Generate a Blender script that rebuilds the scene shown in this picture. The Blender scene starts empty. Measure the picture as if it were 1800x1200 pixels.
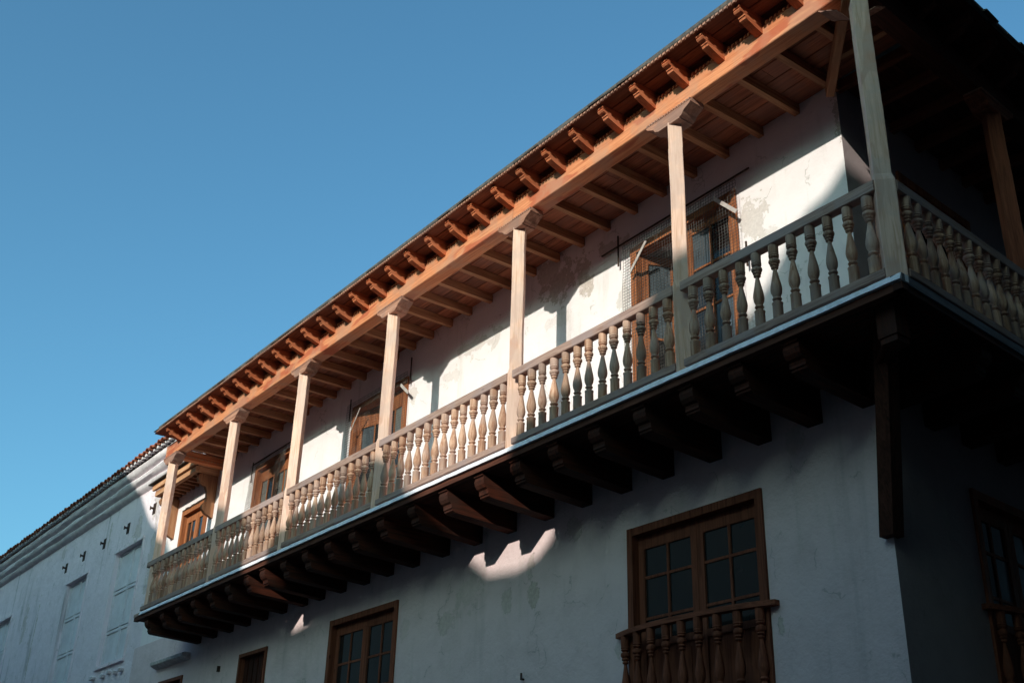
import bpy, math, random
from mathutils import Matrix, Vector, noise
random.seed(7)
SC = bpy.context.scene
COL = SC.collection

# ------------------------------------------------------------------ camera
RIGHT = Vector((0.58957, 0.80721, 0.02736))
def rot_rows(yaw, pitch, roll):
    cy, sy, cp, sp, cr, sr = math.cos(yaw), math.sin(yaw), math.cos(pitch), math.sin(pitch), math.cos(roll), math.sin(roll)
    f = Vector((-sy*cp, cy*cp, sp)); rt = Vector((cy, sy, 0)); up = rt.cross(f)
    return rt*cr+up*sr, -rt*sr+up*cr, f
rt, up, fw = rot_rows(0.940272945, 0.452144438, 0.0304239879)
cam_data = bpy.data.cameras.new('camera'); cam = bpy.data.objects.new('camera', cam_data); COL.objects.link(cam)
cam_data.sensor_width = 36; cam_data.lens = 1988.1345/1800*36; cam_data.clip_end = 2000; cam_data.clip_start = .05
m = Matrix.Identity(4)
for i in range(3):
    m[i][0] = rt[i]; m[i][1] = up[i]; m[i][2] = -fw[i]
m[2][3] = 1.6
cam.matrix_world = m
SC.camera = cam

# ------------------------------------------------------------------ sky and sun
SUNV = Vector((.48, -1.0, .405)).normalized()
world = bpy.data.worlds.new('World'); SC.world = world; world.use_nodes = True
nt = world.node_tree; nt.nodes.clear()
sky = nt.nodes.new('ShaderNodeTexSky'); sky.sky_type = 'NISHITA'; sky.sun_disc = False
sky.sun_elevation = math.asin(SUNV.z); sky.sun_rotation = math.atan2(SUNV.x, SUNV.y)
sky.altitude = 0; sky.air_density = 1.0; sky.dust_density = 3.0; sky.ozone_density = 1.0
bg = nt.nodes.new('ShaderNodeBackground'); bg.inputs['Strength'].default_value = .15
wo = nt.nodes.new('ShaderNodeOutputWorld')
tint = nt.nodes.new('ShaderNodeMix'); tint.data_type = 'RGBA'; tint.blend_type = 'MULTIPLY'; tint.inputs[0].default_value = 1
tint.inputs[7].default_value = (.54, 1.06, 1.19, 1)
nt.links.new(sky.outputs[0], tint.inputs[6]); nt.links.new(tint.outputs[2], bg.inputs[0]); nt.links.new(bg.outputs[0], wo.inputs[0])
sd = bpy.data.lights.new('sun', 'SUN'); sd.energy = 3.6; sd.angle = math.radians(.53); sd.color = (1.0, .98, .84)
sun = bpy.data.objects.new('sun', sd); COL.objects.link(sun)
sun.rotation_euler = SUNV.to_track_quat('Z', 'Y').to_euler(); sun.location = (10, -20, 20)
SC.view_settings.view_transform = 'Standard'; SC.view_settings.look = 'None'
SC.view_settings.exposure = .25; SC.view_settings.gamma = 1; SC.view_settings.use_curve_mapping = False
SC.cycles.max_bounces = 8; SC.cycles.diffuse_bounces = 6

# ------------------------------------------------------------------ materials
def new_mat(name):
    mt = bpy.data.materials.new(name); mt.use_nodes = True
    n = mt.node_tree; n.nodes.clear()
    o = n.nodes.new('ShaderNodeOutputMaterial'); b = n.nodes.new('ShaderNodeBsdfPrincipled')
    n.links.new(b.outputs[0], o.inputs[0])
    return mt, n, b
def nd(n, t, **kw):
    x = n.nodes.new(t)
    for k, v in kw.items():
        if k.startswith('i_'): x.inputs[k[2:].replace('_', ' ')].default_value = v
        else: setattr(x, k, v)
    return x
def mix(n, fac, a, b, mode='MIX'):
    x = n.nodes.new('ShaderNodeMix'); x.data_type = 'RGBA'; x.blend_type = mode
    for s, v in ((0, fac), (6, a), (7, b)):
        if hasattr(v, 'links') or hasattr(v, 'is_linked'): n.links.new(v, x.inputs[s])
        elif s == 0: x.inputs[0].default_value = v
        else: x.inputs[s].default_value = (*v, 1)
    return x.outputs[2]
def mth(n, op, a, b=None, c=None, clamp=False):
    x = n.nodes.new('ShaderNodeMath'); x.operation = op; x.use_clamp = clamp
    for s, v in ((0, a), (1, b), (2, c)):
        if v is None: continue
        if isinstance(v, (int, float)): x.inputs[s].default_value = v
        else: n.links.new(v, x.inputs[s])
    return x.outputs[0]
def ramp(n, v, lo, hi):
    x = n.nodes.new('ShaderNodeMapRange'); n.links.new(v, x.inputs[0])
    x.inputs[1].default_value = lo; x.inputs[2].default_value = hi; x.interpolation_type = 'SMOOTHSTEP'
    return x.outputs[0]
def noise_n(n, vec, scale, detail=4, rough=.55, dist=0):
    x = nd(n, 'ShaderNodeTexNoise'); x.inputs['Scale'].default_value = scale; x.inputs['Detail'].default_value = detail
    x.inputs['Roughness'].default_value = rough; x.inputs['Distortion'].default_value = dist
    n.links.new(vec, x.inputs['Vector']); return x.outputs[0]
def bump(n, b, h, strength, distance):
    x = nd(n, 'ShaderNodeBump'); x.inputs['Strength'].default_value = strength; x.inputs['Distance'].default_value = distance
    n.links.new(h, x.inputs['Height']); n.links.new(x.outputs[0], b.inputs['Normal'])

def cb(c, g=.925, bl=1.03): return c and (c[0], c[1]*g, c[2]*bl)
def wood(name, base, dark, axis='x', grey=None, grey_amt=.0, rough=.75, var=.25, fine=26, heart=None):
    base, dark, grey, heart = cb(base), cb(dark), cb(grey), cb(heart)
    mt, n, b = new_mat(name)
    tc = nd(n, 'ShaderNodeTexCoord'); oi = nd(n, 'ShaderNodeObjectInfo')
    off = nd(n, 'ShaderNodeVectorMath', operation='SCALE'); off.inputs[0].default_value = (17, 31, 23)
    n.links.new(oi.outputs['Random'], off.inputs['Scale'])
    ad = nd(n, 'ShaderNodeVectorMath', operation='ADD'); n.links.new(tc.outputs['Object'], ad.inputs[0]); n.links.new(off.outputs[0], ad.inputs[1])
    mp = nd(n, 'ShaderNodeMapping'); n.links.new(ad.outputs[0], mp.inputs['Vector'])
    s = {'x': (.05, 1, 1), 'y': (1, .05, 1), 'z': (1, 1, .05)}[axis]; mp.inputs['Scale'].default_value = s
    g1 = noise_n(n, mp.outputs[0], fine, 6, .65, 1.2)
    g2 = noise_n(n, mp.outputs[0], fine*.25, 3, .5, .6)
    bl = noise_n(n, ad.outputs[0], 2.3, 4, .6)
    c = mix(n, ramp(n, g1, .33, .62), dark, base)
    c = mix(n, mth(n, 'MULTIPLY', ramp(n, g2, .5, .72), .55), c, dark)
    kn = nd(n, 'ShaderNodeTexVoronoi'); kn.inputs['Scale'].default_value = 2.6; km = nd(n, 'ShaderNodeMapping'); n.links.new(ad.outputs[0], km.inputs['Vector'])
    km.inputs['Scale'].default_value = {'x': (.55, 1.4, 1.4), 'y': (1.4, .55, 1.4), 'z': (1.4, 1.4, .55)}[axis]; n.links.new(km.outputs[0], kn.inputs['Vector'])
    c = mix(n, mth(n, 'MULTIPLY', mth(n, 'SUBTRACT', 1, ramp(n, kn.outputs['Distance'], .02, .07)), .75), c, tuple(v*.35 for v in dark))
    if heart:
        hn = nd(n, 'ShaderNodeMapping'); n.links.new(ad.outputs[0], hn.inputs['Vector']); hn.inputs['Scale'].default_value = {'x': (.28, 1, 1.3), 'y': (1, .28, 1), 'z': (1, 1, .28)}[axis]
        c = mix(n, mth(n, 'MULTIPLY', ramp(n, noise_n(n, hn.outputs[0], 3.6, 3, .5, .4), .56, .60), .8), c, heart)
    if grey: c = mix(n, mth(n, 'MULTIPLY', ramp(n, bl, .42, .62), grey_amt), c, grey)
    hs = nd(n, 'ShaderNodeHueSaturation'); n.links.new(c, hs.inputs['Color'])
    n.links.new(mth(n, 'MULTIPLY_ADD', oi.outputs['Random'], var, 1-var*.6), hs.inputs['Value'])
    n.links.new(hs.outputs[0], b.inputs['Base Color'])
    b.inputs['Roughness'].default_value = rough; b.inputs['Specular IOR Level'].default_value = .12
    bump(n, b, g1, .35, .004)
    return mt

W = {}
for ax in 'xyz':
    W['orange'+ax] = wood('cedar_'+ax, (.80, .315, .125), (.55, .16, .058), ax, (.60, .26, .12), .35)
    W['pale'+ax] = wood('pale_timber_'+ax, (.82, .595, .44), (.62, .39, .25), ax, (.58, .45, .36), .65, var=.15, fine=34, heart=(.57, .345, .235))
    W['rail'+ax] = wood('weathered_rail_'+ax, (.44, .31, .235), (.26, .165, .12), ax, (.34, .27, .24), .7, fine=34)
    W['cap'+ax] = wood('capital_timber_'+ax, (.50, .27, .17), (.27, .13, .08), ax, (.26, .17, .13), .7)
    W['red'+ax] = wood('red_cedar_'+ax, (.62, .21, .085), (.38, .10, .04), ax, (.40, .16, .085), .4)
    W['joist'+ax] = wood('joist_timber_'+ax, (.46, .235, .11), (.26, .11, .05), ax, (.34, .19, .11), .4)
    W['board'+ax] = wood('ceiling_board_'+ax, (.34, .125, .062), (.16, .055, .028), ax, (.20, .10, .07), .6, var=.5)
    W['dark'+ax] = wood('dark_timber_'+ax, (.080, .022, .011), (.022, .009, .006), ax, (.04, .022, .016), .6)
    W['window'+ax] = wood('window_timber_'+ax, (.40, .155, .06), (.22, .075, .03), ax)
    W['shade'+ax] = wood('shade_dark_timber_'+ax, (.10, .04, .024), (.05, .02, .013), ax)  # timber darkened for side bays, strut and recesses; shade is in the colour
    W['low'+ax] = wood('shade_brown_timber_'+ax, (.235, .080, .042), (.125, .042, .022), ax)  # darkened timber copy for shaded low windows and side bays
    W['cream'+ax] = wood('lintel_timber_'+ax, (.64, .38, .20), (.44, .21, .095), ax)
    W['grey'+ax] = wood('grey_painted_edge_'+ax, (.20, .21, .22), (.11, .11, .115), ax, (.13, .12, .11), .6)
W['beam'] = wood('front_beam_timber', (.76, .33, .15), (.54, .19, .08), 'x', (.50, .29, .18), .6, heart=(.46, .115, .055))
W['baluster'] = wood('baluster_timber', (.57, .385, .255), (.33, .17, .095), 'z', (.40, .305, .245), .75, var=.45, fine=30)

def plaster(name, base, tint, spots=(), streak=0.0, bumpy=.5):
    base, tint = cb(base, .93, 1.05), cb(tint, .93, 1.05)
    mt, n, b = new_mat(name)
    ge = nd(n, 'ShaderNodeNewGeometry'); P = ge.outputs['Position']
    big = noise_n(n, P, .55, 5, .6); mid = noise_n(n, P, 2.6, 6, .62); fine = noise_n(n, P, 22, 6, .7)
    grain = noise_n(n, P, 130, 3, .7)
    c = mix(n, mth(n, 'MULTIPLY', ramp(n, mid, .42, .72), .45), base, tint)
    c = mix(n, mth(n, 'MULTIPLY', ramp(n, big, .48, .7), .35), c, tint)
    if streak:
        mp = nd(n, 'ShaderNodeMapping'); n.links.new(P, mp.inputs['Vector']); mp.inputs['Scale'].default_value = (2.2, 2.2, .16)
        st = noise_n(n, mp.outputs[0], 2.0, 7, .66)
        c = mix(n, mth(n, 'MULTIPLY', ramp(n, st, .53, .78), streak), c, (.16, .145, .14))
    mask = None
    sx = nd(n, 'ShaderNodeSeparateXYZ'); n.links.new(P, sx.inputs[0])
    warp = noise_n(n, P, 3.6, 7, .72)
    for (x, z, rx, rz, k) in spots:
        dx = mth(n, 'DIVIDE', mth(n, 'SUBTRACT', sx.outputs[0], x), rx*.8)
        dz = mth(n, 'DIVIDE', mth(n, 'SUBTRACT', sx.outputs[2], z), rz)
        d = mth(n, 'SQRT', mth(n, 'ADD', mth(n, 'MULTIPLY', dx, dx), mth(n, 'MULTIPLY', dz, dz)))
        v = mth(n, 'SUBTRACT', mth(n, 'MULTIPLY_ADD', warp, 3.4, -1.15), mth(n, 'MULTIPLY', d, .8))
        v = mth(n, 'MULTIPLY', ramp(n, v, .0, .05), k)
        mask = v if mask is None else mth(n, 'MAXIMUM', mask, v)
    vo = nd(n, 'ShaderNodeTexVoronoi', feature='DISTANCE_TO_EDGE'); vo.inputs['Scale'].default_value = 1.1
    wv = nd(n, 'ShaderNodeTexNoise'); wv.inputs['Scale'].default_value = 2.2; wv.inputs['Detail'].default_value = 8; n.links.new(P, wv.inputs['Vector'])
    wa = nd(n, 'ShaderNodeVectorMath', operation='MULTIPLY_ADD'); n.links.new(wv.outputs['Color'], wa.inputs[0]); wa.inputs[1].default_value = (.9, .9, .9); n.links.new(P, wa.inputs[2])
    n.links.new(wa.outputs[0], vo.inputs['Vector'])
    crk = mth(n, 'MULTIPLY', mth(n, 'SUBTRACT', 1, ramp(n, vo.outputs[0], .002, .012)), ramp(n, mid, .5, .6))
    c = mix(n, mth(n, 'MULTIPLY', crk, .45), c, (.25, .21, .19))
    mp2 = nd(n, 'ShaderNodeMapping'); n.links.new(P, mp2.inputs['Vector']); mp2.inputs['Scale'].default_value = (1.6, 1.6, .22)
    drp = noise_n(n, mp2.outputs[0], 2.4, 6, .65)
    c = mix(n, mth(n, 'MULTIPLY', ramp(n, drp, .56, .74), .28), c, (.42, .37, .33))
    spk = ramp(n, noise_n(n, P, 9, 5, .7), .70, .74)
    c = mix(n, mth(n, 'MULTIPLY', spk, .45), c, (.30, .27, .25))
    h = mth(n, 'ADD', mth(n, 'MULTIPLY', mid, 1.0), mth(n, 'ADD', mth(n, 'MULTIPLY', fine, .25), mth(n, 'MULTIPLY', grain, .06)))
    if mask is not None:
        mot = mix(n, ramp(n, fine, .35, .65), (.40, .32, .285), (.56, .475, .43))
        c = mix(n, mask, c, mot)
        h = mth(n, 'SUBTRACT', h, mth(n, 'MULTIPLY', mask, .35))
    n.links.new(c, b.inputs['Base Color']); b.inputs['Roughness'].default_value = .93; b.inputs['Specular IOR Level'].default_value = .15
    bump(n, b, h, bumpy, .03)
    return mt
UP_SPOTS = [(-10.0, 8.82, .85, .36, .8), (-10.45, 9.1, .5, .25, .7), (-9.2, 8.9, .6, .14, .6), (-6.92, 8.2, .26, .42, .55), (-6.72, 7.95, .2, .1, .3), (-9.0, 8.2, .16, .5, .5),
            (-12.0, 8.62, .75, .22, .45), (-12.8, 8.35, .35, .2, .3), (-13.78, 8.4, .16, .3, .45), (-7.15, 6.9, .18, .7, .5), (-10.3, 8.3, .4, .12, .25), (-5.7, 8.9, .10, .42, .9),
            (-17.9, 8.2, .12, .6, .3), (-19.6, 8.3, .14, .4, .4)]
LOW_SPOTS = [(-10.55, 4.72, .16, .28, .8), (-10.6, 5.1, .14, .25, .5), (-11.9, 5.0, .5, .28, .35), (-9.8, 5.35, .22, .2, .5), (-12.4, 4.7, .3, .16, .5), (-6.5, 5.5, .25, .18, .4),
             (-6.85, 3.85, .06, .14, .8), (-13.4, 4.75, .2, .3, .3), (-16.5, 4.3, .3, .3, .3), (-9.05, 3.95, .1, .2, .5), (-11.1, 4.75, .15, .2, .6)]
LEFT_SPOTS = [(-26.2, 6.3, .16, .55, .9), (-24.8, 8.1, .30, 1.3, .5), (-26.0, 9.0, .4, .4, .5), (-25.0, 9.3, .3, .4, .6), (-34.6, 8.0, .35, .8, .5), (-33.4, 7.2, .12, 1.6, .7), (-28.1, 9.3, .12, .5, .6), (-36.0, 5.2, .25, .7, .7), (-32, 9.6, .3, .3, .4)]
M_UP = plaster('white_plaster_upper', (.81, .775, .71), (.73, .685, .62), UP_SPOTS)
M_LOW = plaster('white_plaster_lower', (.73, .605, .555), (.58, .475, .43), LOW_SPOTS, .22, .9)
M_SIDE = plaster('white_plaster_side', (.38, .325, .30), (.29, .245, .225), ())  # white plaster darkened: shade of the side street put into the colour
M_LEFT = plaster('old_whitewash', (.84, .755, .73), (.68, .61, .58), LEFT_SPOTS, .75, 1.3)
M_TOWN2 = plaster('dark_red_plaster', (.15, .10, .08), (.11, .08, .06), ())  # kept dark so the added side-street house bounces little light
M_TOWN = plaster('town_plaster', (.56, .43, .31), (.45, .34, .25), ())

def simple(name, col, rough=.6, metal=0, spec=.3, var=0, scale=8, col2=None, bs=0):
    col, col2 = cb(col, .95), cb(col2, .95)
    mt, n, b = new_mat(name)
    tc = nd(n, 'ShaderNodeTexCoord'); nz = noise_n(n, tc.outputs['Object'], scale, 5, .6)
    oi = nd(n, 'ShaderNodeObjectInfo')
    c = mix(n, ramp(n, nz, .35, .68), col, col2 or tuple(x*.72 for x in col))
    if var:
        hs = nd(n, 'ShaderNodeHueSaturation'); n.links.new(c, hs.inputs['Color'])
        n.links.new(mth(n, 'MULTIPLY_ADD', oi.outputs['Random'], var, 1-var*.5), hs.inputs['Value']); c = hs.outputs[0]
    n.links.new(c, b.inputs['Base Color']); b.inputs['Roughness'].default_value = rough
    b.inputs['Metallic'].default_value = metal; b.inputs['Specular IOR Level'].default_value = spec
    if bs: bump(n, b, nz, bs, .01)
    return mt
M_WHITE = simple('white_edge_paint', (.86, .86, .86), .5, scale=9, col2=(.68, .67, .66), bs=.3)
M_TILE = simple('terracotta_tile', (.42, .13, .06), .85, var=.8, col2=(.20, .075, .045), scale=12, bs=.5)
M_DARKTILE = simple('blackened_tile', (.055, .05, .045), .9, var=.6, col2=(.10, .09, .075), scale=14, bs=.6)
M_MORTAR = simple('white_mortar', (.74, .73, .71), .9, scale=14, col2=(.55, .53, .5), bs=.6)
M_PANEL = simple('grey_shutter_paint', (.72, .70, .70), .6, scale=4, col2=(.62, .60, .60))
M_IRON = simple('rusty_iron', (.06, .035, .025), .8, .3, scale=20)
M_NET = simple('wire_net', (.055, .05, .045), .6, .2, scale=20)
M_BATTEN = simple('bare_batten', (.50, .45, .40), .8, scale=10)
M_TRIM = simple('cornice_lime', (.80, .74, .72), .92, scale=5, col2=(.66, .61, .59), bs=.8)
M_GROUND = simple('street_cobble', (.10, .072, .052), .9, scale=3)
M_PAVE = simple('pavement_stone', (.14, .11, .085), .9, scale=3)
M_ROOM = simple('dark_room', (.05, .045, .04), .9)
def glass(name, col, rough=.06):
    mt, n, b = new_mat(name)
    tc = nd(n, 'ShaderNodeTexCoord'); nz = noise_n(n, tc.outputs['Object'], 3, 3, .5)
    n.links.new(mix(n, nz, col, tuple(x*.6 for x in col)), b.inputs['Base Color'])
    b.inputs['Roughness'].default_value = rough; b.inputs['Specular IOR Level'].default_value = .5
    bump(n, b, nz, .06, .02)
    return mt
M_GLASS = glass('dark_window_glass', (.020, .020, .021))
M_BLUEGLASS = glass('blue_grey_glass', (.085, .105, .125), .12)
M_CURTAIN = glass('curtained_glass', (.20, .20, .19), .15)

# ------------------------------------------------------------------ mesh helpers
class MB:
    def __init__(s): s.v = []; s.f = []; s.sm = []
    def add(s, vs, fs, smooth=False):
        k = len(s.v); s.v += [tuple(v) for v in vs]; s.f += [tuple(i+k for i in f) for f in fs]; s.sm += [smooth]*len(fs); return s
    def box(s, x0, x1, y0, y1, z0, z1):
        return s.add([(x0,y0,z0),(x1,y0,z0),(x1,y1,z0),(x0,y1,z0),(x0,y0,z1),(x1,y0,z1),(x1,y1,z1),(x0,y1,z1)],
                     [(0,3,2,1),(4,5,6,7),(0,1,5,4),(1,2,6,5),(2,3,7,6),(3,0,4,7)])
    def prism(s, prof, axis, a0, a1, smooth=False):
        """extrude a 2-D outline; axis x: (y,z) outline, y: (x,z), z: (x,y)"""
        def P(p, a): return {'x': (a, p[0], p[1]), 'y': (p[0], a, p[1]), 'z': (p[0], p[1], a)}[axis]
        n = len(prof); vs = [P(p, a0) for p in prof]+[P(p, a1) for p in prof]
        area = sum(prof[i][0]*prof[(i+1) % n][1]-prof[(i+1) % n][0]*prof[i][1] for i in range(n))
        ccw = (area > 0) ^ (axis == 'y')
        fs = [tuple(range(n))[::-1] if ccw else tuple(range(n)), tuple(range(n, 2*n)) if ccw else tuple(range(n, 2*n))[::-1]]
        for i in range(n):
            j = (i+1) % n; fs.append((i, j, n+j, n+i) if ccw else (j, i, n+i, n+j))
        return s.add(vs, fs, smooth)
    def beam(s, L, w, h, c=.006, axis='x', x0=0):
        """chamfered stick along axis, centred on the other two"""
        a, b = w/2, h/2
        pr = [(-a+c,-b),(a-c,-b),(a,-b+c),(a,b-c),(a-c,b),(-a+c,b),(-a,b-c),(-a,-b+c)]
        return s.prism(pr, axis, x0, x0+L)
    def lathe(s, prof, seg=14):
        vs = []; n = len(prof)
        for r, z in prof:
            for k in range(seg):
                a = 2*math.pi*k/seg; vs.append((r*math.cos(a), r*math.sin(a), z))
        fs = [tuple(range(seg))[::-1], tuple(range((n-1)*seg, n*seg))]
        for i in range(n-1):
            for k in range(seg):
                j = (k+1) % seg; fs.append((i*seg+k, i*seg+j, (i+1)*seg+j, (i+1)*seg+k))
        return s.add(vs, fs, True)
    def bar(s, a, b, r, n=4):
        a, b = Vector(a), Vector(b); d = (b-a).normalized(); u = d.cross(Vector((0, 0, 1)))
        if u.length < .01: u = Vector((1, 0, 0))
        u.normalize(); w = d.cross(u); vs = []
        for p in (a, b):
            for k in range(n):
                t = 2*math.pi*(k+.5)/n; vs.append(p+u*r*math.cos(t)+w*r*math.sin(t))
        return s.add(vs, [tuple(range(n)), tuple(range(2*n-1, n-1, -1))]+[(k, n+k, n+(k+1) % n, (k+1) % n) for k in range(n)])
    def mesh(s, name):
        me = bpy.data.meshes.new(name); me.from_pydata(s.v, [], s.f); me.update()
        me.polygons.foreach_set('use_smooth', s.sm)
        if any(s.sm):
            try: me.set_sharp_from_angle(angle=math.radians(38))
            except Exception: pass
        return me
WM = {}   # world matrices
def link(o, parent=None, M=None):
    COL.objects.link(o); M = M or Matrix.Identity(4); WM[o.name] = M
    if parent: o.parent = parent; o.matrix_basis = WM[parent.name].inverted() @ M
    else: o.matrix_basis = M
    return o
def tag(o, label=None, cat=None, group=None, kind=None):
    for k, v in (('label', label), ('category', cat), ('group', group), ('kind', kind)):
        if v: o[k] = v
    return o
def part(name, me, mat, parent=None, M=None, label=None, kind=None):
    if isinstance(me, MB): me = me.mesh(name)
    if mat and not me.materials: me.materials.append(mat)
    o = link(bpy.data.objects.new(name, me), parent, M)
    return tag(o, label, None, None, kind)
def empty(name, parent=None, M=None):
    o = bpy.data.objects.new(name, None); o.empty_display_size = .2
    return link(o, parent, M)
def T(x=0, y=0, z=0): return Matrix.Translation((x, y, z))
def Rz(a): return Matrix.Rotation(a, 4, 'Z')
def Rx(a): return Matrix.Rotation(a, 4, 'X')
def Ry(a): return Matrix.Rotation(a, 4, 'Y')
I4 = Matrix.Identity(4)

# ------------------------------------------------------------------ frames of the two facades
# front: x along the facade, y into the wall.  side: the same seen from the side street.
SDA = -0.0780713
FRONT = I4
SIDE = T(-4.44, 7.0, 0) @ Rz(math.pi/2-SDA)
SLEN = 14.0

# ------------------------------------------------------------------ ground, street
g = part('ground', MB().add([(-400,-400,0),(400,-400,0),(400,400,0),(-400,400,0)], [(0,1,2,3)]), M_GROUND); tag(g, kind='structure')
pv = MB().box(-60, -4.6, 6.9, 8.1, 0, .13); tag(part('pavement', pv, M_PAVE), kind='structure')
pv = MB().box(-60, 30, -9, -7.6, 0, .13); tag(part('pavement', pv, M_PAVE), kind='structure')

# ------------------------------------------------------------------ house
house = tag(empty('balcony_house', None, T(-14, 8.12, 0)), 'white plastered corner house with a long turned wood balcony under deep timber eaves', 'house')

def wall_grid(mb, x0, x1, z0, z1, holes, y, depth, rev=.35, open0=False, open1=False):
    xs = sorted({x0, x1, *[h[0] for h in holes], *[h[1] for h in holes]}); zs = sorted({z0, z1, *[h[2] for h in holes], *[h[3] for h in holes]})
    for i in range(len(xs)-1):
        for j in range(len(zs)-1):
            cx, cz = (xs[i]+xs[i+1])/2, (zs[j]+zs[j+1])/2
            if any(h[0] < cx < h[1] and h[2] < cz < h[3] for h in holes): continue
            a, b, c, d = xs[i], xs[i+1], zs[j], zs[j+1]
            mb.add([(a,y,c),(b,y,c),(b,y,d),(a,y,d)], [(0,1,2,3)])
    for (a, b, c, d) in holes:
        e = y+rev
        mb.add([(a,y,c),(a,e,c),(a,e,d),(a,y,d)], [(0,1,2,3)]); mb.add([(b,y,c),(b,y,d),(b,e,d),(b,e,c)], [(0,1,2,3)])
        mb.add([(a,y,d),(a,e,d),(b,e,d),(b,y,d)], [(0,1,2,3)]); mb.add([(a,y,c),(b,y,c),(b,e,c),(a,e,c)], [(0,1,2,3)])
    yb = y+depth   # back face so that no light leaks in
    p, q = x0+(.95 if open0 else 0), x1-(.95 if open1 else 0)
    mb.add([(p,yb,z0),(q,yb,z0),(q,yb,z1),(p,yb,z1)], [(3,2,1,0)])
    mb.add([(x0,y,z1),(x1,y,z1),(q,yb,z1),(p,yb,z1)], [(0,1,2,3)])
    if not open0: mb.add([(x0,y,z0),(x0,yb,z0),(x0,yb,z1),(x0,y,z1)], [(0,3,2,1)])
    if not open1: mb.add([(x1,y,z0),(x1,yb,z0),(x1,yb,z1),(x1,y,z1)], [(0,1,2,3)])
    return mb
FL = 6.06      # balcony floor
doors_up = {'A': (-8.83, -7.12, 8.72), 'B': (-15.67, -13.95, 8.77), 'C': (-19.38, -17.85, 8.73), 'D': (-22.95, -21.56, 8.67)}
wins_low = {'E': (-8.87, -6.96, 2.6, 5.165), 'F': (-15.55, -13.60, 2.6, 5.212), 'G': (-18.775, -17.70, 2.9, 5.137), 'H': (-22.5, -21.3, 2.9, 5.10)}
mb = wall_grid(MB(), -24.3, -5.672, 5.99, 9.45, [(a, b, FL, t) for a, b, t in doors_up.values()], 8.225, .8, open1=True)
part('upper_wall', mb, M_UP, house)
mb = wall_grid(MB(), -24.3, -5.565, 0, 5.99, [w for w in wins_low.values()], 8.12, .9, open1=True)
part('lower_wall', mb, M_LOW, house)
# side walls, in the side frame (wall plane y=1.13 upper, 1.03 lower)
SU = (SIDE.inverted() @ Vector((-5.672, 8.225, 0))); SLW = (SIDE.inverted() @ Vector((-5.565, 8.12, 0)))
def sx(X, Yy): return (SIDE.inverted() @ Vector((X, Yy, 0))).x
side_win = (sx(-5.674, 9.573), sx(-5.674, 9.573)+1.6, 2.6, 5.165)
side_door = (SU.x+1.0, SU.x+2.5, FL, 8.66)
mb = wall_grid(MB(), SU.x, SLEN, 5.99, 9.45, [side_door], SU.y, .8, open0=True)
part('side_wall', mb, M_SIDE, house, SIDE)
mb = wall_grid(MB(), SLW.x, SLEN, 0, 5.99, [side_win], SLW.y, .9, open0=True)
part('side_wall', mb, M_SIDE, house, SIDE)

# --- joinery -------------------------------------------------------------
def leaf(mbf, panes, x0, x1, z0, z1, y, cols, rows_z, st=.085, solid_below=None, mun=.028):
    """one casement: frame bars into mbf, glass panes appended as (x0,x1,z0,z1,y)"""
    d = .045
    mbf.box(x0, x0+st, y, y+d, z0, z1); mbf.box(x1-st, x1, y, y+d, z0, z1)
    top = rows_z[0]; bot = rows_z[-1]
    mbf.box(x0+st, x1-st, y+.002, y+d-.002, top, z1-.001)
    mbf.box(x0+st, x1-st, y+.002, y+d-.002, z0+.001, z0+.1)
    if solid_below:
        mbf.box(x0+st, x1-st, y+.002, y+d-.002, bot-.07, bot)
        mbf.box(x0+st, x1-st, y+.02, y+.03, z0+.1, bot-.07)
        mbf.prism([(x0+st+.06, z0+.16), (x1-st-.06, z0+.16), (x1-st-.06, bot-.13), (x0+st+.06, bot-.13)], 'y', y+.012, y+.02)
    w = (x1-x0-2*st); cw = w/cols
    for c in range(1, cols): mbf.box(x0+st+cw*c-mun/2, x0+st+cw*c+mun/2, y+.006, y+d-.004, (bot if solid_below else z0+.1), top)
    for z in rows_z[1:(-1 if solid_below else None)]:
        for c in range(cols): mbf.box(x0+st+cw*c+(mun/2 if c else 0), x0+st+cw*(c+1)-(mun/2 if c < cols-1 else 0), y+.008, y+d-.006, z-mun/2, z+mun/2)
    zz = list(rows_z) if solid_below else list(rows_z)+[z0+.1]
    for i in range(len(zz)-1):
        for c in range(cols): panes.append((x0+st+cw*c+(mun/2 if c else 0), x0+st+cw*(c+1)-(mun/2 if c < cols-1 else 0), zz[i+1]+(mun/2 if i < len(zz)-2 else 0), zz[i]-(mun/2 if i else 0), y+.022))
def frame(x0, x1, z0, z1, y, t=.085, d=.12):
    mb = MB(); mb.box(x0, x0+t, y, y+d, z0, z1); mb.box(x1-t, x1, y, y+d, z0, z1); mb.box(x0+t, x1-t, y+.002, y+d, z1-t, z1-.001); return mb
def put_panes(panes, parent, M, mat, org):
    for (a, b, c, d, y) in panes:
        mb = MB().box(a-org[0], b-org[0], y, y+.006, c-org[2], d-org[2])
        part('pane', mb, random.choice(mat) if isinstance(mat, list) else mat, parent, M @ T(org[0], 0, org[2]))
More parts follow.
